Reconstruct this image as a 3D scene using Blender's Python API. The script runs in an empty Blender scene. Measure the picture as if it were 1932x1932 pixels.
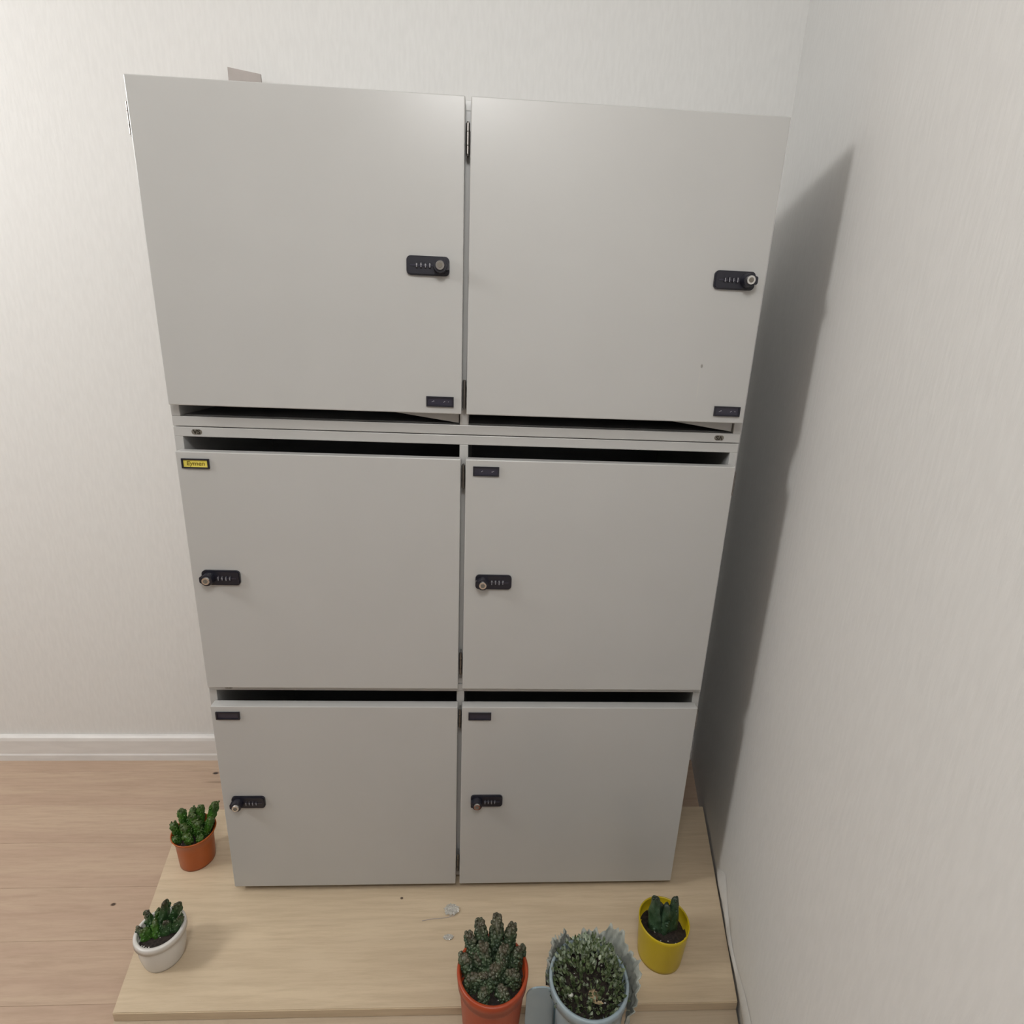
import bpy, bmesh, math, random
from mathutils import Vector, Matrix

random.seed(7)
scene = bpy.context.scene
COL = scene.collection
PI = math.pi

# ------------------------------------------------------------------ camera
YAW, PITCH, ROLL = 0.05884, 0.29562, -0.04048
cy, sy, cp, sp = math.cos(YAW), math.sin(YAW), math.cos(PITCH), math.sin(PITCH)
fwd = Vector((sy * cp, cy * cp, -sp))
right = Vector((cy, -sy, 0))
down = fwd.cross(right)
c, s = math.cos(ROLL), math.sin(ROLL)
r2 = right * c + down * s
d2 = right * -s + down * c
cam_data = bpy.data.cameras.new('camera')
cam = bpy.data.objects.new('camera', cam_data)
COL.objects.link(cam)
cam.matrix_world = Matrix(((r2.x, -d2.x, -fwd.x, 0.02745), (r2.y, -d2.y, -fwd.y, -0.8335),
                           (r2.z, -d2.z, -fwd.z, -0.29173), (0, 0, 0, 1)))
cam_data.sensor_width = 36
cam_data.lens = 36 * 1060 / 1932
cam_data.clip_start = 0.02
scene.camera = cam

# ------------------------------------------------------------------ light, exposure
scene.view_settings.view_transform = 'Standard'
scene.view_settings.look = 'None'
scene.view_settings.exposure = 0.0
scene.view_settings.gamma = 1.0
scene.view_settings.use_curve_mapping = False
world = bpy.data.worlds.new('world')
world.use_nodes = True
world.node_tree.nodes['Background'].inputs[0].default_value = (1, .97, .92, 1)
world.node_tree.nodes['Background'].inputs[1].default_value = 0.0
scene.world = world


def area(name, loc, target, sx, sy_, power, col=(1, .95, .88)):
    l = bpy.data.lights.new(name, 'AREA')
    l.shape = 'RECTANGLE'; l.size = sx; l.size_y = sy_; l.energy = power; l.color = col
    o = bpy.data.objects.new(name, l)
    o.location = loc
    o.rotation_euler = (Vector(target) - Vector(loc)).to_track_quat('-Z', 'Y').to_euler()
    COL.objects.link(o)
    return o


def bulb(name, loc, power, radius=.15, col=(1, .997, .985)):
    l = bpy.data.lights.new(name, 'POINT')
    l.energy = power; l.shadow_soft_size = radius; l.color = col
    o = bpy.data.objects.new(name, l)
    o.location = loc
    COL.objects.link(o)
    return o


bulb('ceiling_lamp_left', (-1.95, -.51, .43), 56, .21)
bulb('ceiling_lamp_front', (-.05, -1.10, .56), 26, .17)
bulb('ceiling_lamp_corner', (-1.6, -.12, .55), 1.5, .13)

# ------------------------------------------------------------------ geometry constants
ZF = -1.366           # floor
ZP = -1.316           # top of the wooden platform
ZS = -1.334           # top of the lower front board
YB = 0.424            # back wall
ZC = .68             # ceiling
XL, YF = -5.5, -4.5     # far walls of the room
H = 0.4365            # height of one locker unit


def wall_x(y):
    return 0.521 + 0.235 * y


# ------------------------------------------------------------------ helpers
def mesh_obj(name, bm, mat=None, parent=None, smooth=False):
    me = bpy.data.meshes.new(name)
    bm.normal_update()
    bm.to_mesh(me); bm.free()
    if smooth:
        for p in me.polygons:
            p.use_smooth = True
    o = bpy.data.objects.new(name, me)
    COL.objects.link(o)
    if mat:
        for m in (mat if isinstance(mat, (list, tuple)) else [mat]):
            me.materials.append(m)
    if parent:
        o.parent = parent
    return o


def tag(o, label=None, cat=None, group=None, kind=None):
    if label: o['label'] = label
    if cat: o['category'] = cat
    if group: o['group'] = group
    if kind: o['kind'] = kind
    return o


def empty(name, loc, label, cat, group=None):
    o = bpy.data.objects.new(name, None)
    o.empty_display_size = .05
    COL.objects.link(o)
    o.location = loc
    return tag(o, label, cat, group)


def add_box(bm, x0, x1, y0, y1, z0, z1, bevel=0, seg=2, mi=0):
    r = bmesh.ops.create_cube(bm, size=1)
    vs = r['verts']
    for v in vs:
        v.co = Vector((x0 + (v.co.x + .5) * (x1 - x0), y0 + (v.co.y + .5) * (y1 - y0), z0 + (v.co.z + .5) * (z1 - z0)))
    fs = list({f for v in vs for f in v.link_faces})
    for f in fs: f.material_index = mi
    if bevel:
        es = list({e for v in vs for e in v.link_edges})
        bmesh.ops.bevel(bm, geom=es, offset=bevel, segments=seg, affect='EDGES', profile=.5)
    return vs


def box(name, x0, x1, y0, y1, z0, z1, mat, parent=None, bevel=0):
    bm = bmesh.new()
    add_box(bm, x0, x1, y0, y1, z0, z1, bevel)
    return mesh_obj(name, bm, mat, parent)


def prism(bm, pts, y0, y1):
    """polygon in XZ extruded along Y"""
    a = [bm.verts.new((x, y0, z)) for x, z in pts]
    b = [bm.verts.new((x, y1, z)) for x, z in pts]
    n = len(pts)
    fs = [bm.faces.new(a), bm.faces.new(b[::-1])]
    for i in range(n):
        fs.append(bm.faces.new((a[i], b[i], b[(i + 1) % n], a[(i + 1) % n])))
    bmesh.ops.recalc_face_normals(bm, faces=fs)
    return a + b


def rounded_rect(w, h, r, n=5, cx=0, cz=0):
    out = []
    for k, (sx, sz) in enumerate(((1, 1), (-1, 1), (-1, -1), (1, -1))):
        for i in range(n + 1):
            a = k * PI / 2 + i / n * PI / 2
            out.append((cx + sx * (w / 2 - r) + r * math.cos(a), cz + sz * (h / 2 - r) + r * math.sin(a)))
    return out


def cyl(bm, p0, p1, r0, r1=None, n=16, mi=0):
    r1 = r0 if r1 is None else r1
    p0, p1 = Vector(p0), Vector(p1)
    d = (p1 - p0)
    q = d.to_track_quat('Z', 'Y')
    rings = []
    for p, r in ((p0, r0), (p1, r1)):
        rings.append([bm.verts.new(p + q @ Vector((r * math.cos(2 * PI * i / n), r * math.sin(2 * PI * i / n), 0))) for i in range(n)])
    fs = [bm.faces.new(rings[0][::-1]), bm.faces.new(rings[1])]
    for i in range(n):
        fs.append(bm.faces.new((rings[0][i], rings[0][(i + 1) % n], rings[1][(i + 1) % n], rings[1][i])))
    for f in fs: f.material_index = mi


def lathe(bm, prof, n=56, wob=0, ph=0, close=True):
    rings = []
    for r, z in prof:
        rings.append([bm.verts.new((r * math.cos(2 * PI * i / n) * (1 + wob * math.cos(2 * 2 * PI * i / n + ph)),
                                    r * math.sin(2 * PI * i / n) * (1 - wob * math.cos(2 * 2 * PI * i / n + ph)), z)) for i in range(n)])
    for a, b in zip(rings, rings[1:]):
        for i in range(n):
            bm.faces.new((a[i], a[(i + 1) % n], b[(i + 1) % n], b[i]))
    if close:
        bm.faces.new(rings[0][::-1])
        bm.faces.new(rings[-1])


def text_mesh(name, txt, size, depth, mat, parent, loc, rot=(PI / 2, 0, 0), bold=0.0, shear=0, sx=1):
    cu = bpy.data.curves.new(name, 'FONT')
    cu.body = txt; cu.size = size; cu.extrude = depth; cu.align_x = 'CENTER'; cu.align_y = 'CENTER'
    cu.offset = bold; cu.shear = shear
    t = bpy.data.objects.new(name, cu)
    COL.objects.link(t)
    bpy.context.view_layer.update()
    me = bpy.data.meshes.new_from_object(t.evaluated_get(bpy.context.evaluated_depsgraph_get()))
    bpy.data.objects.remove(t)
    bpy.data.curves.remove(cu)
    o = bpy.data.objects.new(name, me)
    COL.objects.link(o)
    me.materials.clear(); me.materials.append(mat)
    o.parent = parent; o.location = loc; o.rotation_euler = rot; o.scale = (sx, 1, 1)
    return o


# ------------------------------------------------------------------ materials
def new_mat(name, col, rough=.5, metal=0, spec=.5):
    m = bpy.data.materials.new(name)
    m.use_nodes = True
    b = m.node_tree.nodes['Principled BSDF']
    b.inputs['Base Color'].default_value = (*col, 1)
    b.inputs['Roughness'].default_value = rough
    b.inputs['Metallic'].default_value = metal
    b.inputs['Specular IOR Level'].default_value = spec
    return m


def N(m, typ, **kw):
    n = m.node_tree.nodes.new(typ)
    for k, v in kw.items():
        if k in n.inputs.keys() if isinstance(k, str) else False:
            n.inputs[k].default_value = v
        else:
            setattr(n, k, v)
    return n


def L(m, a, b):
    m.node_tree.links.new(a, b)


def noise_mat(name, c1, c2, scale, rough=.5, stretch=(1, 1, 1), bump=0, bdist=.001, detail=4, spec=.5, coord='Object', metal=0, bscale=None):
    m = new_mat(name, c1, rough, metal, spec)
    b = m.node_tree.nodes['Principled BSDF']
    tc = N(m, 'ShaderNodeTexCoord')
    mp = N(m, 'ShaderNodeMapping')
    mp.inputs['Scale'].default_value = stretch
    L(m, tc.outputs[coord], mp.inputs['Vector'])
    nz = N(m, 'ShaderNodeTexNoise')
    nz.inputs['Scale'].default_value = scale; nz.inputs['Detail'].default_value = detail
    L(m, mp.outputs[0], nz.inputs['Vector'])
    mx = N(m, 'ShaderNodeMix', data_type='RGBA')
    rp = N(m, 'ShaderNodeMapRange')
    rp.inputs[1].default_value = .35; rp.inputs[2].default_value = .65
    L(m, nz.outputs[0], rp.inputs[0])
    L(m, rp.outputs[0], mx.inputs[0])
    mx.inputs[6].default_value = (*c1, 1); mx.inputs[7].default_value = (*c2, 1)
    L(m, mx.outputs[2], b.inputs['Base Color'])
    if bump:
        bp = N(m, 'ShaderNodeBump')
        bp.inputs['Strength'].default_value = bump; bp.inputs['Distance'].default_value = bdist
        src = nz
        if bscale:
            src = N(m, 'ShaderNodeTexNoise')
            src.inputs['Scale'].default_value = bscale; src.inputs['Detail'].default_value = 3
            L(m, mp.outputs[0], src.inputs['Vector'])
        L(m, src.outputs[0], bp.inputs['Height'])
        L(m, bp.outputs[0], b.inputs['Normal'])
    return m


def spots(m, pts):
    """darken small marks at given world positions: (pos, radius xyz, colour, strength)"""
    nt = m.node_tree
    b = nt.nodes['Principled BSDF']
    geo = N(m, 'ShaderNodeNewGeometry')
    for pos, rad, col, st in pts:
        sub = N(m, 'ShaderNodeVectorMath', operation='SUBTRACT'); sub.inputs[1].default_value = pos
        dv = N(m, 'ShaderNodeVectorMath', operation='DIVIDE'); dv.inputs[1].default_value = rad
        ln = N(m, 'ShaderNodeVectorMath', operation='LENGTH')
        L(m, geo.outputs['Position'], sub.inputs[0]); L(m, sub.outputs[0], dv.inputs[0]); L(m, dv.outputs[0], ln.inputs[0])
        r = N(m, 'ShaderNodeMapRange')
        r.inputs[1].default_value = .5; r.inputs[2].default_value = 1.0; r.inputs[3].default_value = st; r.inputs[4].default_value = 0
        L(m, ln.outputs['Value'], r.inputs[0])
        mx = N(m, 'ShaderNodeMix', data_type='RGBA')
        L(m, r.outputs[0], mx.inputs[0])
        old = b.inputs['Base Color']
        if old.links: L(m, old.links[0].from_socket, mx.inputs[6])
        else: mx.inputs[6].default_value = old.default_value
        mx.inputs[7].default_value = (*col, 1)
        L(m, mx.outputs[2], b.inputs['Base Color'])


# woven, slightly vertical wallpaper
M_WALL = noise_mat('wallpaper', (.745, .74, .725), (.715, .71, .695), 160, rough=.62, stretch=(1, 1, .22), bump=.25, bdist=.0015, detail=5)
M_CEIL = new_mat('ceiling_paint', (.55, .54, .52), .8)
M_FAR = noise_mat('far_wall_paint', (.42, .40, .37), (.40, .38, .35), 30, rough=.8)
M_BASE = noise_mat('skirting_white', (.74, .72, .70), (.68, .66, .64), 60, rough=.4, stretch=(.2, 1, 1))
M_PAINT = noise_mat('locker_paint', (.465, .462, .450), (.455, .452, .44), 9, rough=.29, bump=.06, bdist=.0004, bscale=900)
M_PAINT_SHADE = new_mat('locker_inside_shade', (.30, .30, .31), .5)  # locker paint darkened: shade of the closed compartments put into the colour
M_EDGE = new_mat('black_plastic', (.012, .012, .02), .38)
M_INSERT = new_mat('dark_insert', (.03, .028, .045), .3)
M_CHROME = new_mat('chrome', (.75, .74, .72), .16, 1)
M_STEEL = new_mat('hinge_steel', (.24, .225, .21), .3, 1)
M_WHITE_MARK = new_mat('white_print_and_marks', (.30, .30, .33), .5)
M_YEL = noise_mat('yellow_paper', (.72, .60, .08), (.78, .66, .14), 300, rough=.7)
M_INK = new_mat('pen_ink', (.20, .15, .01), .7)
M_BADGE = new_mat('badge_grey', (.16, .145, .12), .45)
M_BADGET = new_mat('badge_dark', (.02, .016, .01), .45)
M_CARD = noise_mat('cardboard', (.40, .365, .345), (.44, .40, .38), 40, rough=.85)
spots(M_PAINT, [((.3455, 0, -.3165), (.0022, .02, .0035), (.18, .17, .15), .8),
                ((.344, 0, -.345), (.0012, .02, .03), (.5, .485, .45), .5)])


def wood_mat(name, ca, cb, cc, grain=(1.2, 22, 22), seed=0, rough=.45, contrast=1):
    m = new_mat(name, ca, rough)
    b = m.node_tree.nodes['Principled BSDF']
    tc = N(m, 'ShaderNodeTexCoord')
    oi = N(m, 'ShaderNodeObjectInfo')
    mp = N(m, 'ShaderNodeMapping'); mp.inputs['Scale'].default_value = grain
    ad = N(m, 'ShaderNodeVectorMath', operation='ADD')
    ml = N(m, 'ShaderNodeMath', operation='MULTIPLY'); ml.inputs[1].default_value = 37
    cb3 = N(m, 'ShaderNodeCombineXYZ')
    L(m, oi.outputs['Random'], ml.inputs[0]); L(m, ml.outputs[0], cb3.inputs[0]); cb3.inputs[1].default_value = seed
    L(m, tc.outputs['Object'], mp.inputs[0]); L(m, mp.outputs[0], ad.inputs[0]); L(m, cb3.outputs[0], ad.inputs[1])
    n1 = N(m, 'ShaderNodeTexNoise'); n1.inputs['Scale'].default_value = 1.6; n1.inputs['Detail'].default_value = 3; n1.inputs['Distortion'].default_value = .4
    n2 = N(m, 'ShaderNodeTexNoise'); n2.inputs['Scale'].default_value = 9; n2.inputs['Detail'].default_value = 8; n2.inputs['Roughness'].default_value = .7
    L(m, ad.outputs[0], n1.inputs['Vector']); L(m, ad.outputs[0], n2.inputs['Vector'])
    r1 = N(m, 'ShaderNodeMapRange'); r1.inputs[1].default_value = .35; r1.inputs[2].default_value = .65
    r3 = N(m, 'ShaderNodeMapRange'); r3.inputs[1].default_value = .42; r3.inputs[2].default_value = .75; r3.inputs[4].default_value = .75 * contrast
    L(m, n1.outputs[0], r1.inputs[0]); L(m, n2.outputs[0], r3.inputs[0])
    m1 = N(m, 'ShaderNodeMix', data_type='RGBA'); m2 = N(m, 'ShaderNodeMix', data_type='RGBA')
    m1.inputs[6].default_value = (*ca, 1); m1.inputs[7].default_value = (*cb, 1)
    m2.inputs[7].default_value = (*cc, 1)
    L(m, r1.outputs[0], m1.inputs[0]); L(m, m1.outputs[2], m2.inputs[6]); L(m, r3.outputs[0], m2.inputs[0])
    L(m, m2.outputs[2], b.inputs['Base Color'])
    bp = N(m, 'ShaderNodeBump'); bp.inputs['Strength'].default_value = .15; bp.inputs['Distance'].default_value = .0006
    L(m, n2.outputs[0], bp.inputs['Height']); L(m, bp.outputs[0], b.inputs['Normal'])
    return m


M_FLOOR = wood_mat('floor_laminate', (.50, .37, .27), (.45, .32, .235), (.34, .24, .165), grain=(1.3, 16, 16), rough=.5, contrast=.8)
spots(M_FLOOR, [((-.625, .365, ZF), (.009, .005, .01), (.03, .02, .015), 1), ((-.60, .335, ZF), (.05, .004, .01), (.15, .09, .06), .5),
                ((-.665, .02, ZF), (.006, .004, .01), (.05, .025, .01), 1)])
M_SUB = new_mat('floor_joint', (.10, .07, .05), .8)
M_PLAT = wood_mat('light_oak', (.62, .50, .35), (.54, .43, .30), (.42, .32, .21), grain=(1.0, 13, 13), seed=5, rough=.42, contrast=.85)
M_PLATE = wood_mat('oak_edge', (.50, .41, .30), (.46, .37, .27), (.36, .28, .19), grain=(1.0, 30, 30), seed=9, rough=.5, contrast=.6)

# ------------------------------------------------------------------ the room
T = .06
w = box('wall_back', XL, .75, YB, YB + T, ZF - .02, ZC, M_WALL); tag(w, kind='structure')
bm = bmesh.new()
y0, y1 = YF, YB + .03
pts = [(wall_x(y0), y0), (wall_x(y1), y1), (wall_x(y1) + T, y1), (wall_x(y0) + T, y0)]
a = [bm.verts.new((x, y, ZF - .02)) for x, y in pts]; b_ = [bm.verts.new((x, y, ZC)) for x, y in pts]
bm.faces.new(a[::-1]); bm.faces.new(b_)
for i in range(4): bm.faces.new((a[i], a[(i + 1) % 4], b_[(i + 1) % 4], b_[i]))
bmesh.ops.recalc_face_normals(bm, faces=bm.faces)
wall_right = tag(mesh_obj('wall_right', bm, M_WALL), kind='structure')
tag(box('wall_left', XL - T, XL, YF, YB + T, ZF - .02, ZC, M_FAR), kind='structure')
tag(box('wall_front', XL - T, .75, YF - T, YF, ZF - .02, ZC, M_FAR), kind='structure')
tag(box('ceiling', XL - T, .8, YF - T, YB + T, ZC, ZC + T, M_CEIL), kind='structure')
floor = tag(box('floor', XL, .75, YF, YB, ZF - .04, ZF - .012, M_SUB), kind='structure')

# floor planks: rows run along the back wall
PW, PL = .105, 1.2
shared = {}
row = 0
y = .372 + PW
while y > YF:
    ya, yb = y - PW, min(y, YB)
    x0 = XL - random.Random(row).uniform(0, 1.0)
    offs = [.0, .38, .17, .30, .08, .25][row % 6]
    x0 = -1.62 + offs * .7 - PL * 3
    x = x0
    while x < .55:
        xa, xb = max(x, XL), min(x + PL, wall_x(yb) + .005)
        if xb > xa + .03:
            key = (round(xb - xa, 4), round(yb - ya, 4))
            if key not in shared:
                bm = bmesh.new()
                add_box(bm, 0, key[0] - .0003, 0, key[1] - .0003, 0, .012, .0004, 1)
                me = bpy.data.meshes.new('plank'); bm.to_mesh(me); bm.free(); me.materials.append(M_FLOOR)
                shared[key] = me
            o = bpy.data.objects.new('plank', shared[key])
            o.location = (xa, ya, ZF - .012)
            COL.objects.link(o); o.parent = floor
        x += PL
    y -= PW
    row += 1

# skirting board on the back wall
bm = bmesh.new()
prof = [(YB, ZF), (YB - .014, ZF), (YB - .014, ZF + .016), (YB - .012, ZF + .020), (YB - .012, ZF + .058), (YB - .010, ZF + .066), (YB - .006, ZF + .070), (YB, ZF + .070)]
a = [bm.verts.new((XL, yy, zz)) for yy, zz in prof]; b_ = [bm.verts.new((wall_x(YB) - .002, yy, zz)) for yy, zz in prof]
bm.faces.new(a); bm.faces.new(b_[::-1])
for i in range(len(prof)): bm.faces.new((a[i], b_[i], b_[(i + 1) % len(prof)], a[(i + 1) % len(prof)]))
bmesh.ops.recalc_face_normals(bm, faces=bm.faces)
tag(mesh_obj('baseboard_back', bm, M_BASE), kind='structure')

# lifted wallpaper along the foot of the right wall
bm = bmesh.new()
cols = []
n = 60
for i in range(n + 1):
    yy = .035 - i / n * .75
    k = min(1, i / 5)
    hgt = .026 + .012 * math.sin(i * .35) + .022 * math.exp(-((i - 4) / 3) ** 2)
    blg = (.0035 + .0012 * math.sin(i * .6 + 1) + .004 * math.exp(-((i - 3) / 2.2) ** 2)) * k
    col = []
    for j in range(8):
        t = j / 7
        off = blg * math.sin(PI * min(1, t * 1.05) ** .7) + .0004
        off = max(off, .0002)
        col.append(bm.verts.new((wall_x(yy) - off, yy, ZP + .001 + t * hgt * (.3 + .7 * k))))
    cols.append(col)
for ca, cb_ in zip(cols, cols[1:]):
    for j in range(7): bm.faces.new((ca[j], ca[j + 1], cb_[j + 1], cb_[j]))
mesh_obj('wallpaper_fold', bm, M_WALL, wall_right, smooth=True)

# ------------------------------------------------------------------ wooden platform
plat = empty('wooden_platform', (0, 0, ZF), 'low light oak wooden platform carrying the lockers and the potted plants', 'platform')


def slab(name, pts, z0, z1, mat, bevel=.0012):
    bm = bmesh.new()
    a = [bm.verts.new((x, y, z0 - ZF)) for x, y in pts]; b = [bm.verts.new((x, y, z1 - ZF)) for x, y in pts]
    bm.faces.new(a[::-1]); bm.faces.new(b)
    k = len(pts)
    for i in range(k): bm.faces.new((a[i], a[(i + 1) % k], b[(i + 1) % k], b[i]))
    bmesh.ops.recalc_face_normals(bm, faces=bm.faces)
    bmesh.ops.bevel(bm, geom=list(bm.edges), offset=bevel, segments=2, affect='EDGES')
    return mesh_obj(name, bm, mat, plat)


def px(y): return -.5265 - .222 * (y + .197)
g = .0045
slab('top_board', [(px(-.1985), -.1985), (wall_x(-.205) - g, -.2055), (wall_x(.2) - g, .2), (px(.2), .2)], ZP - .018, ZP, M_PLAT)
slab('lower_board', [(px(-.42) - .002, -.42), (wall_x(-.42) - g, -.42), (wall_x(.2) - g, .195), (px(.2) + .004, .195)], ZP - .040, ZS, M_PLATE)
slab('plinth', [(px(-.42) + .02, -.40), (wall_x(-.42) - .03, -.40), (wall_x(.2) - .03, .17), (px(.2) + .03, .17)], ZF, ZP - .040, M_PLATE)

# ------------------------------------------------------------------ locker units
DT = .018            # door thickness
BY0, BY1 = .020, .382
ST = .0125
RAIL = .0150
BW = .429


def make_lock(unit, xe, side, mirror=1):
    """combination lock: rounded black body, four dials, round key knob. xe = centre x"""
    zc = .204
    bm = bmesh.new()
    prism(bm, rounded_rect(.058, .0245, .006, 5, xe, zc), -.0045, 0.0)
    front = [e for e in bm.edges if all(abs(v.co.y + .0045) < 1e-6 for v in e.verts)]
    bmesh.ops.bevel(bm, geom=front, offset=.0014, segments=2, affect='EDGES')
    body = mesh_obj('combination_lock', bm, M_EDGE, unit)
    kx = xe - .0172
    bm = bmesh.new()
    prism(bm, rounded_rect(.031, .0022, .001, 3, xe + .0085, zc), -.0052, -.0040)
    mesh_obj('dial_slot', bm, M_INSERT, body)
    for k in range(4):
        x = xe - .0028 + k * .0059
        bm = bmesh.new()
        nn = 14
        cyl(bm, (x - .0012, -.0022, zc), (x + .0012, -.0022, zc), .0046, n=nn)
        bm.faces.ensure_lookup_table()
        add_box(bm, x - .00045, x + .00045, -.0072, -.0066, zc - .0030 + .0008 * (k % 2), zc + .0026, mi=1)
        add_box(bm, x - .0010, x + .0010, -.0072, -.0066, zc + .0012 - .0009 * (k % 3), zc + .0018 - .0009 * (k % 3), mi=1)
        mesh_obj('dial', bm, [M_EDGE, M_WHITE_MARK], body)
    bm = bmesh.new()
    cyl(bm, (kx, -.0030, zc), (kx, -.0150, zc), .0100, .0088, n=24)
    prism(bm, rounded_rect(.006, .011, .0028, 4, kx - .0085, zc), -.0130, -.0050)
    mesh_obj('knob', bm, M_EDGE, body)
    bm = bmesh.new()
    cyl(bm, (kx, -.0148, zc), (kx, -.0178, zc), .0066, .0058, n=24)
    mesh_obj('key_cylinder', bm, M_CHROME, body, smooth=False)
    bm = bmesh.new()
    cyl(bm, (kx, -.0176, zc), (kx, -.0182, zc), .0034, n=16)
    add_box(bm, kx - .0006, kx + .0006, -.0186, -.0176, zc - .0030, zc + .0030)
    mesh_obj('keyhole', bm, M_BADGE, body)
    return body


def make_label(unit, xc, kind):
    zc = .3855
    w_, h_ = .0395, .0145
    bm = bmesh.new()
    b = .0019
    add_box(bm, xc - w_ / 2, xc + w_ / 2, -.0026, 0, zc + h_ / 2 - b, zc + h_ / 2)
    add_box(bm, xc - w_ / 2, xc + w_ / 2, -.0026, 0, zc - h_ / 2, zc - h_ / 2 + b)
    add_box(bm, xc - w_ / 2, xc - w_ / 2 + b * 1.3, -.0026, 0, zc - h_ / 2 + b, zc + h_ / 2 - b)
    add_box(bm, xc + w_ / 2 - b * 1.3, xc + w_ / 2, -.0026, 0, zc - h_ / 2 + b, zc + h_ / 2 - b)
    fr = mesh_obj('label_holder', bm, M_EDGE, unit)
    bm = bmesh.new()
    add_box(bm, xc - w_ / 2 + .002, xc + w_ / 2 - .002, -.0010, -.0002, zc - h_ / 2 + .0015, zc + h_ / 2 - .0015)
    if kind == 'yellow':
        p = mesh_obj('paper_insert', bm, M_YEL, fr)
        p['label'] = 'yellow paper name strip written by hand'
        text_mesh('handwriting', 'Eymen', .0088, .00008, M_INK, fr, (xc, -.0012, zc), sx=1.12, bold=.00018, shear=.1)
    else:
        mesh_obj('insert', bm, M_INSERT, fr)
        rnd = random.Random(kind)
        if kind in (1, 2, 3):
            for (dx, sx, an) in ((-.0105, .0034, .5), (.0062, .0030, .7), (.0122, .0014, 0)):
                if kind == 3 and dx > .01: continue
                m = bmesh.new()
                add_box(m, -sx / 2, sx / 2, -.0003, 0, -.0004, .0004)
                # small pale marks, one of them made of two strokes
                if dx < 0: add_box(m, -sx / 2 - .0006, -sx / 2 + .0008, -.0003, 0, -.0006, .0008)
                for v in m.verts:
                    x, z = v.co.x, v.co.z
                    v.co.x = xc - dx + x * math.cos(an) + z * math.sin(an) * -1
                    v.co.z = zc + x * math.sin(an) + z * math.cos(an)
                    v.co.y -= .0010
                mesh_obj('insert_mark', m, M_WHITE_MARK, fr)
    return fr


def make_hinge(unit, x, z, ln=.036):
    bm = bmesh.new()
    r = .0026
    gaps = [0, .28, .72, 1]
    for a, b in zip(gaps, gaps[1:]):
        cyl(bm, (x, .0075, z - ln / 2 + a * ln + .0004), (x, .0075, z - ln / 2 + b * ln - .0004), r, n=14)
    cyl(bm, (x, .0075, z - ln / 2 - .0012), (x, .0075, z + ln / 2 + .0012), r * .65, n=12)
    add_box(bm, x - .0010, x + .0010, .0095, .0205, z - ln / 2, z + ln / 2)
    return mesh_obj('hinge', bm, M_STEEL, unit, smooth=False)


def make_unit(z0, flip, label, left_lab, right_lab, baffles):
    u = empty('locker_unit', (0, 0, z0 + (H if flip else 0)), label, 'locker', 'stacked two-door locker units')
    if flip: u.rotation_euler = (0, PI, 0)
    box('side_panel', -BW, -BW + ST, BY0, BY1, .0008, H - RAIL, M_PAINT, u, .0007)
    box('side_panel', BW - ST, BW, BY0, BY1, .0008, H - RAIL, M_PAINT, u, .0007)
    box('top_panel', -BW, BW, BY0, BY1, H - RAIL, H - .0006, M_PAINT, u, .0009)
    box('bottom_panel', -BW + ST, BW - ST, BY0 + .001, BY1, .0008, .0128, M_PAINT, u, .0005)
    box('divider', -.0066, .0066, BY0, BY1 - .006, .0128, H - RAIL, M_PAINT, u, .0007)
    box('back_panel', -BW + ST, BW - ST, BY1 - .006, BY1, .0128, H - RAIL, M_PAINT_SHADE, u)
    for sx in (-1, 1):   # added dark sheet, paints the shade inside each compartment
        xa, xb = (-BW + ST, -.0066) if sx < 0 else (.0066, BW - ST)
        box('shade_sheet', xa, xb, BY0 + .012, BY1 - .0065, H - RAIL - .0012, H - RAIL - .0002, M_PAINT_SHADE, u)
        dxa, dxb = (-.4205, -.0037) if sx < 0 else (.0037, .4205)
        d = box('door', dxa, dxb, 0, DT, .003, .403, M_PAINT, u, .0014)
        xe = (-.375, .0512)[sx > 0]
        make_lock(u, xe, sx)
        make_label(u, (-.3925, .0348)[sx > 0], (left_lab, right_lab)[sx > 0])
        hx = (-.0000, .4228)[sx > 0]
        make_hinge(u, hx + (.0006 if sx > 0 else 0), .0485 if flip else .375); make_hinge(u, hx - (.0045 if sx > 0 else 0), .375 if flip else .0485, .040)
        if baffles:
            # flap hanging askew just behind the slot
            bm = bmesh.new()
            x_r = xa + .0016
            prism(bm, [(x_r, H - RAIL - .0025), (x_r, H - RAIL - .0165), (x_r + .004, H - RAIL - .024), (x_r + .17, H - RAIL - .030), (x_r + .115, H - RAIL - .0185)], BY0 + .004, BY0 + .0052)
            mesh_obj('slot_flap', bm, M_PAINT, u)
    # maker's badge on the top rail
    bm = bmesh.new()
    prism(bm, rounded_rect(.0150, .0078, .0036, 6, -.3955, H - .0078), BY0 - .0004, BY0 + .001)
    bd = mesh_obj('badge', bm, M_BADGE, u)
    text_mesh('lettering', 'VS', .0092, .0001, M_BADGET, bd, (-.3955, BY0 - .0006, H - .0078), bold=.0003, sx=1.05)
    # small feet under the carcass
    return u


ZT, ZM, ZB = -.4315, -.868, -1.3045
make_unit(ZT, True, 'top locker unit, turned upside down with its slots, labels and badge at the lower edge', 1, 2, True)
make_unit(ZM, False, 'middle locker unit, with the yellow handwritten name strip on its left door', 'yellow', 3, False)
base = make_unit(ZB, False, 'bottom locker unit standing on the wooden platform, both name strips blank', 4, 5, False)
for x in (-.40, .0, .40):
    for yy in (.06, .165):
        bm = bmesh.new()
        cyl(bm, (x, yy, -.0115), (x, yy, .001), .010, n=16)
        mesh_obj('foot', bm, M_EDGE, base)

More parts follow.
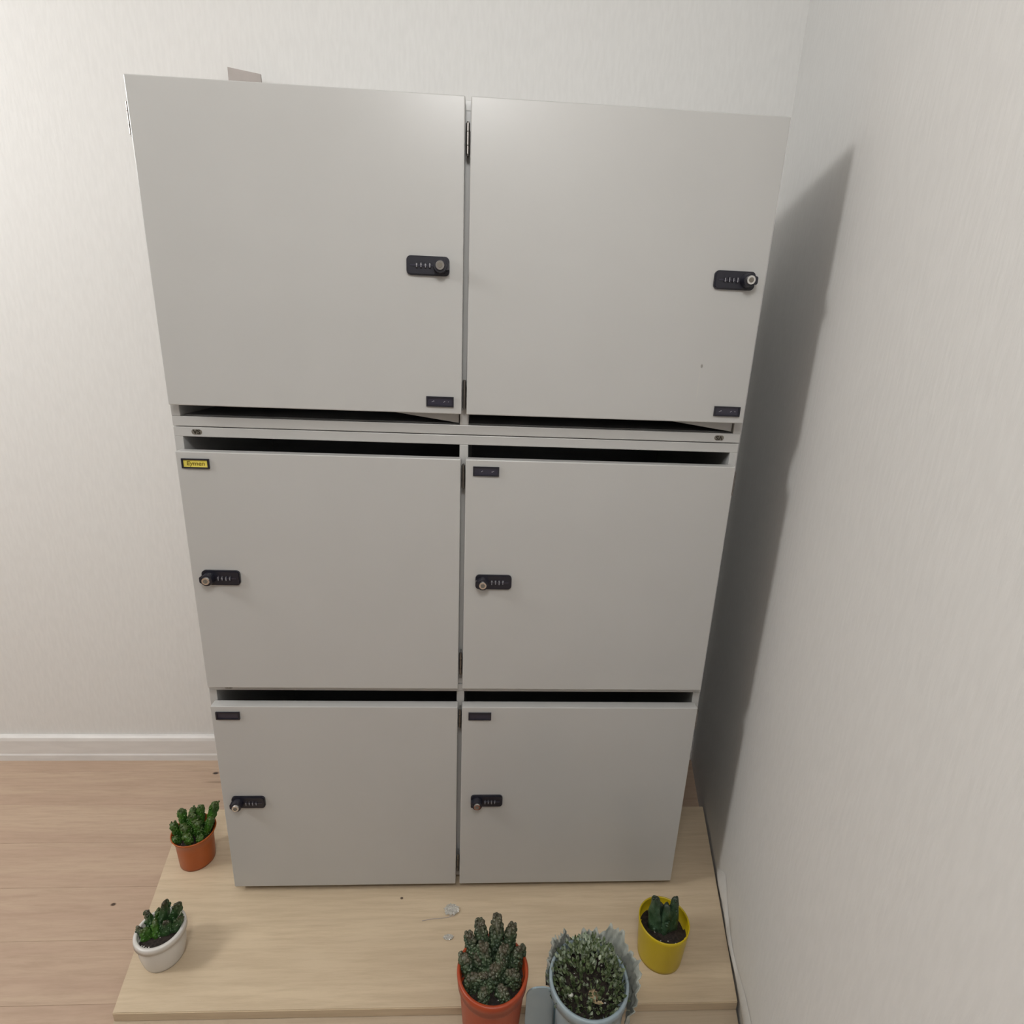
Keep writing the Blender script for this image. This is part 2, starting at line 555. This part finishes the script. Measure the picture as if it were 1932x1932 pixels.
# cardboard strip on top of the lockers
bm = bmesh.new()
prism(bm, [(-.4485, .0053), (-.386, .0053), (-.3905, .1545), (-.4485, .1622)], .398, .4015)
tag(mesh_obj('cardboard_strip', bm, M_CARD), 'small beige cardboard strip standing behind on top of the lockers', 'cardboard')

# ------------------------------------------------------------------ plants
def plant_mat(name, c1, c2, tip, speck=.5, sc=90, rough=.45):
    m = noise_mat(name, c1, c2, sc, rough=rough, bump=.4, bdist=.002)
    b = m.node_tree.nodes['Principled BSDF']
    tc = N(m, 'ShaderNodeTexCoord'); sep = N(m, 'ShaderNodeSeparateXYZ')
    L(m, tc.outputs['Generated'], sep.inputs[0])
    r = N(m, 'ShaderNodeMapRange'); r.inputs[1].default_value = .74; r.inputs[2].default_value = 1.0; r.inputs[4].default_value = .85
    L(m, sep.outputs[2], r.inputs[0])
    mx = N(m, 'ShaderNodeMix', data_type='RGBA'); L(m, r.outputs[0], mx.inputs[0])
    L(m, b.inputs['Base Color'].links[0].from_socket, mx.inputs[6]); mx.inputs[7].default_value = (*tip, 1)
    vo = N(m, 'ShaderNodeTexVoronoi'); vo.inputs['Scale'].default_value = 260
    L(m, tc.outputs['Object'], vo.inputs['Vector'])
    r2_ = N(m, 'ShaderNodeMapRange'); r2_.inputs[1].default_value = .12; r2_.inputs[2].default_value = .3; r2_.inputs[3].default_value = speck; r2_.inputs[4].default_value = 0
    L(m, vo.outputs['Distance'], r2_.inputs[0])
    m2 = N(m, 'ShaderNodeMix', data_type='RGBA'); L(m, r2_.outputs[0], m2.inputs[0])
    L(m, mx.outputs[2], m2.inputs[6]); m2.inputs[7].default_value = (.42, .47, .36, 1)
    L(m, m2.outputs[2], b.inputs['Base Color'])
    return m


M_PL1 = plant_mat('bright_green', (.020, .075, .006), (.050, .15, .012), (.05, .06, .015), .22)
M_PL2 = plant_mat('dark_green', (.012, .045, .012), (.03, .08, .02), (.035, .016, .010), .25)
M_PL3 = plant_mat('grey_green', (.022, .042, .020), (.065, .10, .048), (.085, .062, .042), .45)
M_PL4 = plant_mat('deep_green', (.010, .035, .012), (.05, .10, .055), (.015, .02, .01), .12)
M_LEAF = noise_mat('leaf_mix', (.030, .065, .012), (.20, .24, .13), 240, rough=.5)
M_LEAF2 = noise_mat('leaf_pale', (.20, .26, .17), (.36, .40, .30), 200, rough=.55)
M_DRY = noise_mat('dry_leaf', (.45, .34, .20), (.36, .26, .15), 200, rough=.8)
M_SOIL = noise_mat('soil', (.010, .007, .006), (.035, .024, .018), 220, rough=.95, bump=1, bdist=.003)
M_PEB = new_mat('white_grit', (.72, .70, .64), .8)
M_ORG = noise_mat('orange_plastic', (.38, .085, .012), (.36, .078, .011), 20, rough=.36)
M_TER = noise_mat('terracotta_plastic', (.36, .055, .015), (.33, .048, .014), 20, rough=.38)
M_WHT = noise_mat('white_ceramic', (.62, .60, .57), (.58, .56, .53), 8, rough=.25)
M_YELP = noise_mat('yellow_plastic', (.50, .37, .008), (.46, .34, .008), 12, rough=.33)
M_BLU = noise_mat('pale_blue_metal', (.30, .37, .40), (.26, .33, .37), 30, rough=.42)
M_BLUD = new_mat('dark_blue_seam', (.03, .07, .09), .5)
M_WRAP = noise_mat('grey_wrap', (.30, .32, .29), (.42, .43, .38), 60, rough=.7, bump=.6, bdist=.004)


def pot_profile(h, rb, rt, lip=.0, lip_h=.0, th=.0022, soil=.78, flare=0, belly=0):
    out = []
    k = 12
    for i in range(k + 1):
        t = i / k
        r = rb + (rt - rb) * t + belly * math.sin(PI * t)
        r += flare * max(0, (t - .72) / .28) ** 1.6
        if lip and t * h > h - lip_h: r += lip
        out.append((r, t * h))
    if lip:
        zz = h - lip_h
        out = [p for p in out if p[1] < zz - 1e-5]
        rr = rb + (rt - rb) * (zz / h) + belly * math.sin(PI * zz / h)
        out += [(rr, zz - .0006), (rr + lip, zz), (rt + lip, h - .0015), (rt + lip - .0012, h)]
    ro = out[-1][0]
    inner = [(ro - th, h + .0002), (ro - th - .0005, h - .002)]
    zi = h * soil
    ri = rb + (rt - rb) * soil + belly * math.sin(PI * soil) - th
    inner += [(min(ri, ro - th), zi)]
    prof = [(rb * .92, 0.0), (rb, .0012)] + [p for p in out if p[1] > .002] + inner
    return prof, zi, ri


def make_pot(name, loc, label, prof_args, mat, tilt=(0, 0, 0), wob=0):
    root = empty(name, loc, label, 'plant', 'small potted succulents')
    root.rotation_euler = tilt
    prof, zi, ri = pot_profile(**prof_args)
    bm = bmesh.new()
    lathe(bm, prof, 64, wob)
    mesh_obj('pot', bm, mat, root, smooth=True)
    # soil mound
    bm = bmesh.new()
    rnd = random.Random(name + label)
    rings = []
    n = 40
    rs = [0, .25, .5, .75, .93, 1.0]
    for k, t in enumerate(rs):
        if k == 0: rings.append([bm.verts.new((0, 0, zi + .004))]); continue
        rings.append([bm.verts.new((ri * t * math.cos(2 * PI * i / n), ri * t * math.sin(2 * PI * i / n),
                                    zi + .004 * (1 - t * t) + rnd.uniform(-.0012, .0012) * (t < 1))) for i in range(n)])
    for i in range(n): bm.faces.new((rings[0][0], rings[1][i], rings[1][(i + 1) % n]))
    for a, b in zip(rings[1:], rings[2:]):
        for i in range(n): bm.faces.new((a[i], b[i], b[(i + 1) % n], a[(i + 1) % n]))
    mesh_obj('soil', bm, M_SOIL, root, smooth=True)
    bm = bmesh.new()
    for k in range(16):
        a = rnd.uniform(0, 2 * PI); rr = ri * rnd.uniform(.35, .92)
        r = rnd.uniform(.0007, .0017)
        m = Matrix.Translation((rr * math.cos(a), rr * math.sin(a), zi + .0035 * (1 - (rr / ri) ** 2) + r * .7)) @ Matrix.Diagonal((r, r * .8, r * .7, 1))
        bmesh.ops.create_icosphere(bm, subdivisions=1, radius=1, matrix=m)
    g_ = mesh_obj('grit', bm, M_PEB, root)
    g_['kind'] = 'stuff'
    return root, zi, ri


def stem(root, base, tip, r0, r1, mat, ribs=5, lobes=5, bump=.28, flat=1.0, nod=0, seed=0, name='stem', twist=.6, bend=0, leaf=0, ns=1.0):
    """fleshy, ribbed and warty stem from base to tip; flat<1 squashes it into a paddle"""
    rnd = random.Random(seed)
    base, tip = Vector(base), Vector(tip)
    ax = tip - base
    ln = ax.length
    q = ax.to_track_quat('Z', 'X')
    bm = bmesh.new()
    n, m = 24, 22
    rings = []
    side = q @ Vector((1, 0, 0))
    for k in range(m + 1):
        t = k / m
        r = (r0 + (r1 - r0) * t)
        cap = math.sqrt(max(0, 1 - ((t - .82) / .18) ** 2)) if t > .82 else 1
        env = r * cap * (.72 + .28 * min(1, t * 5))
        if leaf: env *= 1 - leaf * (1 - math.sin(PI * (.12 + .80 * t)))
        ring = []
        for i in range(n):
            a = 2 * PI * i / n
            rr = env * (1 + bump * math.cos(ribs * a + twist * t * 6) * (.55 + .45 * math.cos(lobes * 2 * PI * t)) + rnd.uniform(-.05, .05))
            v = Vector((rr * math.cos(a), rr * math.sin(a) * flat, t * ln))
            p = base + q @ v + side * bend * math.sin(PI * t)
            ring.append(bm.verts.new(p))
        rings.append(ring)
    for a, b in zip(rings, rings[1:]):
        for i in range(n): bm.faces.new((a[i], a[(i + 1) % n], b[(i + 1) % n], b[i]))
    bm.faces.new(rings[0][::-1])
    bmesh.ops.remove_doubles(bm, verts=bm.verts, dist=.00005)
    for k in range(nod):
        t = rnd.uniform(.12, .99) ** .8; a = rnd.uniform(0, 2 * PI)
        r = (r0 + (r1 - r0) * t) * (1 if t < .85 else .75) * 1.02 * (1 - leaf * (1 - math.sin(PI * (.12 + .80 * t))))
        v = Vector((r * math.cos(a), r * math.sin(a) * flat, t * ln))
        p = base + q @ v + side * bend * math.sin(PI * t)
        s_ = rnd.uniform(.0011, .0024) * (r0 / .008) ** .5 * ns
        bmesh.ops.create_icosphere(bm, subdivisions=1, radius=s_, matrix=Matrix.Translation(p))
    return mesh_obj(name, bm, mat, root, smooth=True)


# orange pot behind left: bushy bright green warty stems
root, zi, ri = make_pot('potted_plant', (-.526, .0765, ZP), 'bright green bushy succulent in small orange pot beside the left side of the lockers',
                        dict(h=.072, rb=.0318, rt=.0350, flare=.0055, soil=.84), M_ORG)
spec = [(-.020, .010, -.030, .018, .046, .0070), (-.008, .018, -.012, .028, .040, .0062), (.006, .016, .004, .028, .046, .0068),
        (.020, .014, .034, .030, .052, .0075), (.022, -.004, .034, .008, .036, .0064), (.010, -.006, .014, -.006, .038, .0066),
        (-.006, -.010, -.008, -.014, .034, .0066), (-.022, -.006, -.032, -.008, .026, .0060), (0, .004, -.002, .006, .044, .0066), (-.018, -.016, -.026, -.024, .016, .0058),
        (.018, -.018, .024, -.022, .018, .0056), (.003, -.020, .004, -.026, .020, .0056)]
rnd = random.Random(31)
for k in range(12):
    a = rnd.uniform(0, 2 * PI); q_ = rnd.uniform(.004, .026)
    spec.append((q_ * math.cos(a), q_ * math.sin(a), q_ * 1.35 * math.cos(a), q_ * 1.35 * math.sin(a), rnd.uniform(.022, .042), .0062))
for k, (x, y, tx, ty, hh, r) in enumerate(spec):
    stem(root, (x, y, zi - .002), (tx, ty, zi + hh), r * .8, r * 1.1, M_PL1, ribs=4, lobes=4, bump=.32, nod=56, seed=k, ns=1.25)

# white ceramic pot: dark wedge-shaped stems
root, zi, ri = make_pot('potted_plant', (-.4918, -.1114, ZP), 'dark green succulent of wedge-shaped stems in round white ceramic pot',
                        dict(h=.062, rb=.0300, rt=.0345, lip=.0040, lip_h=.010, th=.0042, soil=.86, belly=.0030), M_WHT)
for k, (x, y, tx, ty, hh, r, fl, mat) in enumerate([
        (-.014, .004, -.024, .010, .036, .0125, .5, M_PL2), (.003, .006, .004, .018, .048, .0155, .45, M_PL2), (.015, .010, .026, .018, .044, .0115, .45, M_PL2),
        (.019, -.002, .035, .006, .028, .0100, .4, M_PL2), (-.004, -.004, -.005, -.002, .030, .0125, .6, M_PL1), (-.020, -.006, -.033, -.006, .018, .0085, .6, M_PL3),
        (.010, -.006, .015, -.004, .030, .0105, .5, M_PL2), (-.014, -.010, -.017, -.012, .024, .0105, .6, M_PL1), (-.008, .010, -.010, .018, .030, .011, .5, M_PL1)]):
    stem(root, (x, y, zi - .002), (tx, ty, zi + hh), r * 1.15, r * .46, mat, ribs=3, lobes=3, bump=.22, flat=fl, nod=16, seed=20 + k)
bm = bmesh.new()
for (x0_, y0_, z0_, x1_, y1_, z1_) in ((.018, .0, .006, .033, .004, .026), (.014, -.004, .004, .030, .0, .016), (.002, -.004, .002, -.006, .0, .03), (.022, .004, .01, .034, .008, .034)):
    cyl(bm, (x0_, y0_, zi + z0_), (x1_, y1_, zi + z1_), .0007, .0010, n=8)
mesh_obj('spine', bm, M_LEAF2, root)

# terracotta pot at the front edge
root, zi, ri = make_pot('potted_plant', (.0607, -.2515, ZS), 'grey-green crested succulent of warty lobes in terracotta-coloured pot at the front edge',
                        dict(h=.176, rb=.0375, rt=.0490, lip=.0026, lip_h=.020, th=.0032, soil=.90), M_TER)
lob = [(-.024, .020, -.036, .036, .040, .0130), (-.012, .026, -.020, .046, .052, .0155), (.005, .024, .006, .046, .058, .0170), (.020, .022, .029, .040, .050, .0150),
       (.030, .008, .042, .018, .036, .0125), (-.032, .002, -.044, .012, .030, .0125), (-.010, .008, -.014, .016, .044, .0160), (.012, .006, .016, .014, .042, .0155),
       (-.024, -.012, -.030, -.014, .024, .0130), (.002, -.008, .003, -.006, .032, .0150), (.024, -.010, .030, -.012, .026, .0130), (-.012, -.024, -.014, -.030, .014, .0120),
       (.012, -.024, .016, -.030, .016, .0125)]
rnd = random.Random(8)
for k in range(10):
    a = rnd.uniform(0, 2 * PI); q_ = rnd.uniform(.006, .030)
    lob.append((q_ * math.cos(a), q_ * math.sin(a), q_ * 1.3 * math.cos(a), q_ * 1.3 * math.sin(a) + .004, .040 - q_ * .7, .0105))
for k, (x, y, tx, ty, hh, r) in enumerate(lob):
    stem(root, (x, y, zi - .004), (tx, ty, zi + hh), r * 1.15, r * .74, M_PL3, ribs=5, lobes=5, bump=.30, flat=.55, nod=110, seed=40 + k, leaf=.25, ns=1.1, twist=1.1)

# yellow pot: three pointed stems
root, zi, ri = make_pot('potted_plant', (.3611, -.1245, ZP), 'three-pointed smooth green succulent in plain yellow pot near the right wall',
                        dict(h=.078, rb=.0375, rt=.0430, soil=.70, th=.0018), M_YELP)
for k, (x, y, tx, ty, hh, r) in enumerate([(-.012, .002, -.017, .008, .068, .0150), (.002, .000, .003, .004, .056, .0150), (.013, .002, .019, .008, .066, .0145), (-.003, .008, -.003, .014, .044, .013)]):
    stem(root, (x, y, zi - .002), (tx, ty, zi + hh), r, r * .42, M_PL4, ribs=3, lobes=2, bump=.24, nod=6, seed=70 + k, flat=.85)

# blue metal pot with wrap
root, zi, ri = make_pot('potted_plant', (.1988, -.2640, ZS), 'small-leaved bushy plant in pale blue metal pot with crinkled grey wrap',
                        dict(h=.1727, rb=.0480, rt=.0540, lip=.0030, lip_h=.016, th=.0030, soil=.92), M_BLU)
hb = .1727
bm = bmesh.new()   # vertical seam
for k in range(10):
    t0, t1 = k / 10, (k + 1) / 10
a0 = math.radians(200)
def rp(z): return .048 + .006 * z / hb
add_box(bm, -.0016, .0016, 0, .0024, .006, hb - .018)
for v in bm.verts:
    rr = rp(v.co.z) + v.co.y - .0006
    x_ = v.co.x
    v.co.x = rr * math.cos(a0) - x_ * math.sin(a0); v.co.y = rr * math.sin(a0) + x_ * math.cos(a0)
mesh_obj('seam', bm, M_BLUD, root)
bm = bmesh.new()   # carrying lug on the left, facing forward
prism(bm, rounded_rect(.040, .085, .016, 8, -.0700, hb - .046), -.0100, -.0078)
mesh_obj('lug', bm, M_BLU, root)


def wrap(root, a_from, a_to, z_lo, z_hi, r_lo, r_hi, seed, mat):
    rnd = random.Random(seed)
    bm = bmesh.new()
    n, m = 60, 12
    th = .0009
    jag = [rnd.uniform(-1, 1) for _ in range(n + 1)]
    jag = [.9 * math.sin(i * .31 + seed) + .5 * math.sin(i * .83) + .25 * jag[i] for i in range(n + 1)]
    outer, inner = [], []
    for i in range(n + 1):
        a = math.radians(a_from + (a_to - a_from) * i / n)
        edge = math.sin(PI * i / n) ** .35
        co, ci = [], []
        for j in range(m + 1):
            t = j / m
            top = z_lo + (z_hi - z_lo) * (edge * (.86 + .14 * jag[i]))
            z = z_lo + (top - z_lo) * t
            r = r_lo + (r_hi - r_lo) * t * edge + .0032 * t * math.sin(i * 1.7 + j * .8) + .0012 * rnd.uniform(-1, 1)
            co.append(bm.verts.new((r * math.cos(a), r * math.sin(a), z)))
            ci.append(bm.verts.new(((r - th) * math.cos(a), (r - th) * math.sin(a), z)))
        outer.append(co); inner.append(ci)
    for i in range(n):
        for j in range(m):
            bm.faces.new((outer[i][j], outer[i + 1][j], outer[i + 1][j + 1], outer[i][j + 1]))
            bm.faces.new((inner[i][j], inner[i][j + 1], inner[i + 1][j + 1], inner[i + 1][j]))
        bm.faces.new((outer[i][m], outer[i + 1][m], inner[i + 1][m], inner[i][m]))
    return mesh_obj('wrap', bm, mat, root, smooth=True)


wrap(root, -35, 100, .118, hb + .028, .0585, .074, 3, M_WRAP)
wrap(root, 100, 165, .135, hb + .026, .0580, .062, 9, M_WRAP)


def leaf_geo(bm, p, d, ln, wd, roll, mi=0):
    q = d.to_track_quat('Y', 'Z')
    q2 = q @ Matrix.Rotation(roll, 3, 'Y').to_quaternion()
    prof = [(0, 0, 0), (.5, .35, .12), (.42, .7, .10), (0, 1, 0), (-.42, .7, .10), (-.5, .35, .12)]
    vs = [bm.verts.new(p + q2 @ Vector((x * wd, y * ln, z * wd))) for x, y, z in prof]
    mid = bm.verts.new(p + q2 @ Vector((0, .5 * ln, -.05 * wd)))
    for i in range(6):
        f = bm.faces.new((vs[i], vs[(i + 1) % 6], mid)); f.material_index = mi


rnd = random.Random(5)
bm = bmesh.new()
for k in range(1500):
    a = rnd.uniform(0, 2 * PI); u_ = rnd.uniform(0, 1) ** .5
    ph = u_ * PI / 2 * 1.05
    R_ = .054 * rnd.uniform(.72, 1.06)
    p = Vector((R_ * math.sin(ph) * math.cos(a), R_ * math.sin(ph) * math.sin(a) + .004, zi - .006 + .050 * math.cos(ph) * rnd.uniform(.75, 1.15)))
    d = (Vector((p.x, p.y, .05)).normalized() + Vector((rnd.uniform(-.7, .7), rnd.uniform(-.7, .7), rnd.uniform(-.2, .8)))).normalized()
    pale = rnd.random() < (.42 if p.y > .0 else .18)
    leaf_geo(bm, p, d, rnd.uniform(.0045, .009), rnd.uniform(.003, .0058), rnd.uniform(-1, 1), 1 if pale else 0)
f_ = mesh_obj('foliage', bm, [M_LEAF, M_LEAF2], root)
f_['kind'] = 'stuff'
for k in range(14):
    a = rnd.uniform(0, 2 * PI); rr = rnd.uniform(.01, .036)
    stem(root, (rr * math.cos(a), rr * math.sin(a), zi - .003), (rr * 1.3 * math.cos(a), rr * 1.3 * math.sin(a), zi + .040 - rr * .5), .002, .003, M_LEAF, ribs=3, bump=.2, seed=90 + k)
bm = bmesh.new()
for k in range(7):
    p = Vector((.002 + rnd.uniform(-.010, .012), -.030 + rnd.uniform(-.008, .008), zi + .016 + rnd.uniform(0, .006)))
    leaf_geo(bm, p, Vector((rnd.uniform(-1, 1), rnd.uniform(-.6, .6), .2)).normalized(), .012, .006, rnd.uniform(-.5, .5))
mesh_obj('dry_leaves', bm, M_DRY, root)
bm = bmesh.new()
bmesh.ops.create_icosphere(bm, subdivisions=2, radius=.0042, matrix=Matrix.Translation((-.030, -.022, zi + .014)) @ Matrix.Diagonal((1, .8, .7, 1)))
mesh_obj('white_stone', bm, M_PEB, root, smooth=True)

# ------------------------------------------------------------------ litter on the platform
M_TAPE = new_mat('clear_tape', (.80, .78, .72), .18)
M_TAPE.node_tree.nodes['Principled BSDF'].inputs['Transmission Weight'].default_value = .45


def crumple(name, loc, sx, sy_, h, seed, label):
    rnd = random.Random(seed)
    bm = bmesh.new()
    n = 12
    g_ = [[None] * (n + 1) for _ in range(n + 1)]
    for i in range(n + 1):
        for j in range(n + 1):
            u, v = i / n * 2 - 1, j / n * 2 - 1
            k = max(abs(u), abs(v)) / (math.hypot(u, v) + 1e-6)
            u, v = u * k, v * k
            z = h * (.25 + .75 * rnd.random()) * (1 - .55 * abs(math.hypot(u, v) - .6)) + .0004
            g_[i][j] = bm.verts.new((u * sx * (1 + .15 * rnd.uniform(-1, 1)), v * sy_ * (1 + .15 * rnd.uniform(-1, 1)), z))
    for i in range(n):
        for j in range(n): bm.faces.new((g_[i][j], g_[i + 1][j], g_[i + 1][j + 1], g_[i][j + 1]))
    r = bmesh.ops.extrude_face_region(bm, geom=list(bm.faces))
    for v in [e for e in r['geom'] if isinstance(e, bmesh.types.BMVert)]: v.co.z += .0003
    o = mesh_obj(name, bm, M_TAPE)
    o.location = loc
    return tag(o, label, 'litter', 'scraps of clear tape')


crumple('tape_scrap', (-.009, -.042, ZP), .014, .011, .005, 1, 'crumpled clear tape scrap lying below the gap between the bottom doors')
crumple('tape_scrap', (-.012, -.092, ZP), .009, .005, .0022, 2, 'thin pale tape scrap lying just behind the terracotta pot')
bm = bmesh.new()
pts = [(-.062, -.061), (-.045, -.058), (-.028, -.057), (-.014, -.055), (-.004, -.052)]
for a, b in zip(pts, pts[1:]):
    cyl(bm, (a[0], a[1], ZP + .0006), (b[0], b[1], ZP + .0006), .0005, n=6)
tag(mesh_obj('thread', bm, M_CARD), 'short brown thread lying beside the crumpled tape scrap', 'litter')
bm = bmesh.new()
bmesh.ops.create_icosphere(bm, subdivisions=2, radius=.002, matrix=Matrix.Translation((-.105, -.017, ZP + .0013)) @ Matrix.Diagonal((1.3, 1, .6, 1)))
tag(mesh_obj('wood_chip', bm, M_SUB), 'tiny dark wood chip under the front of the bottom left door', 'litter')
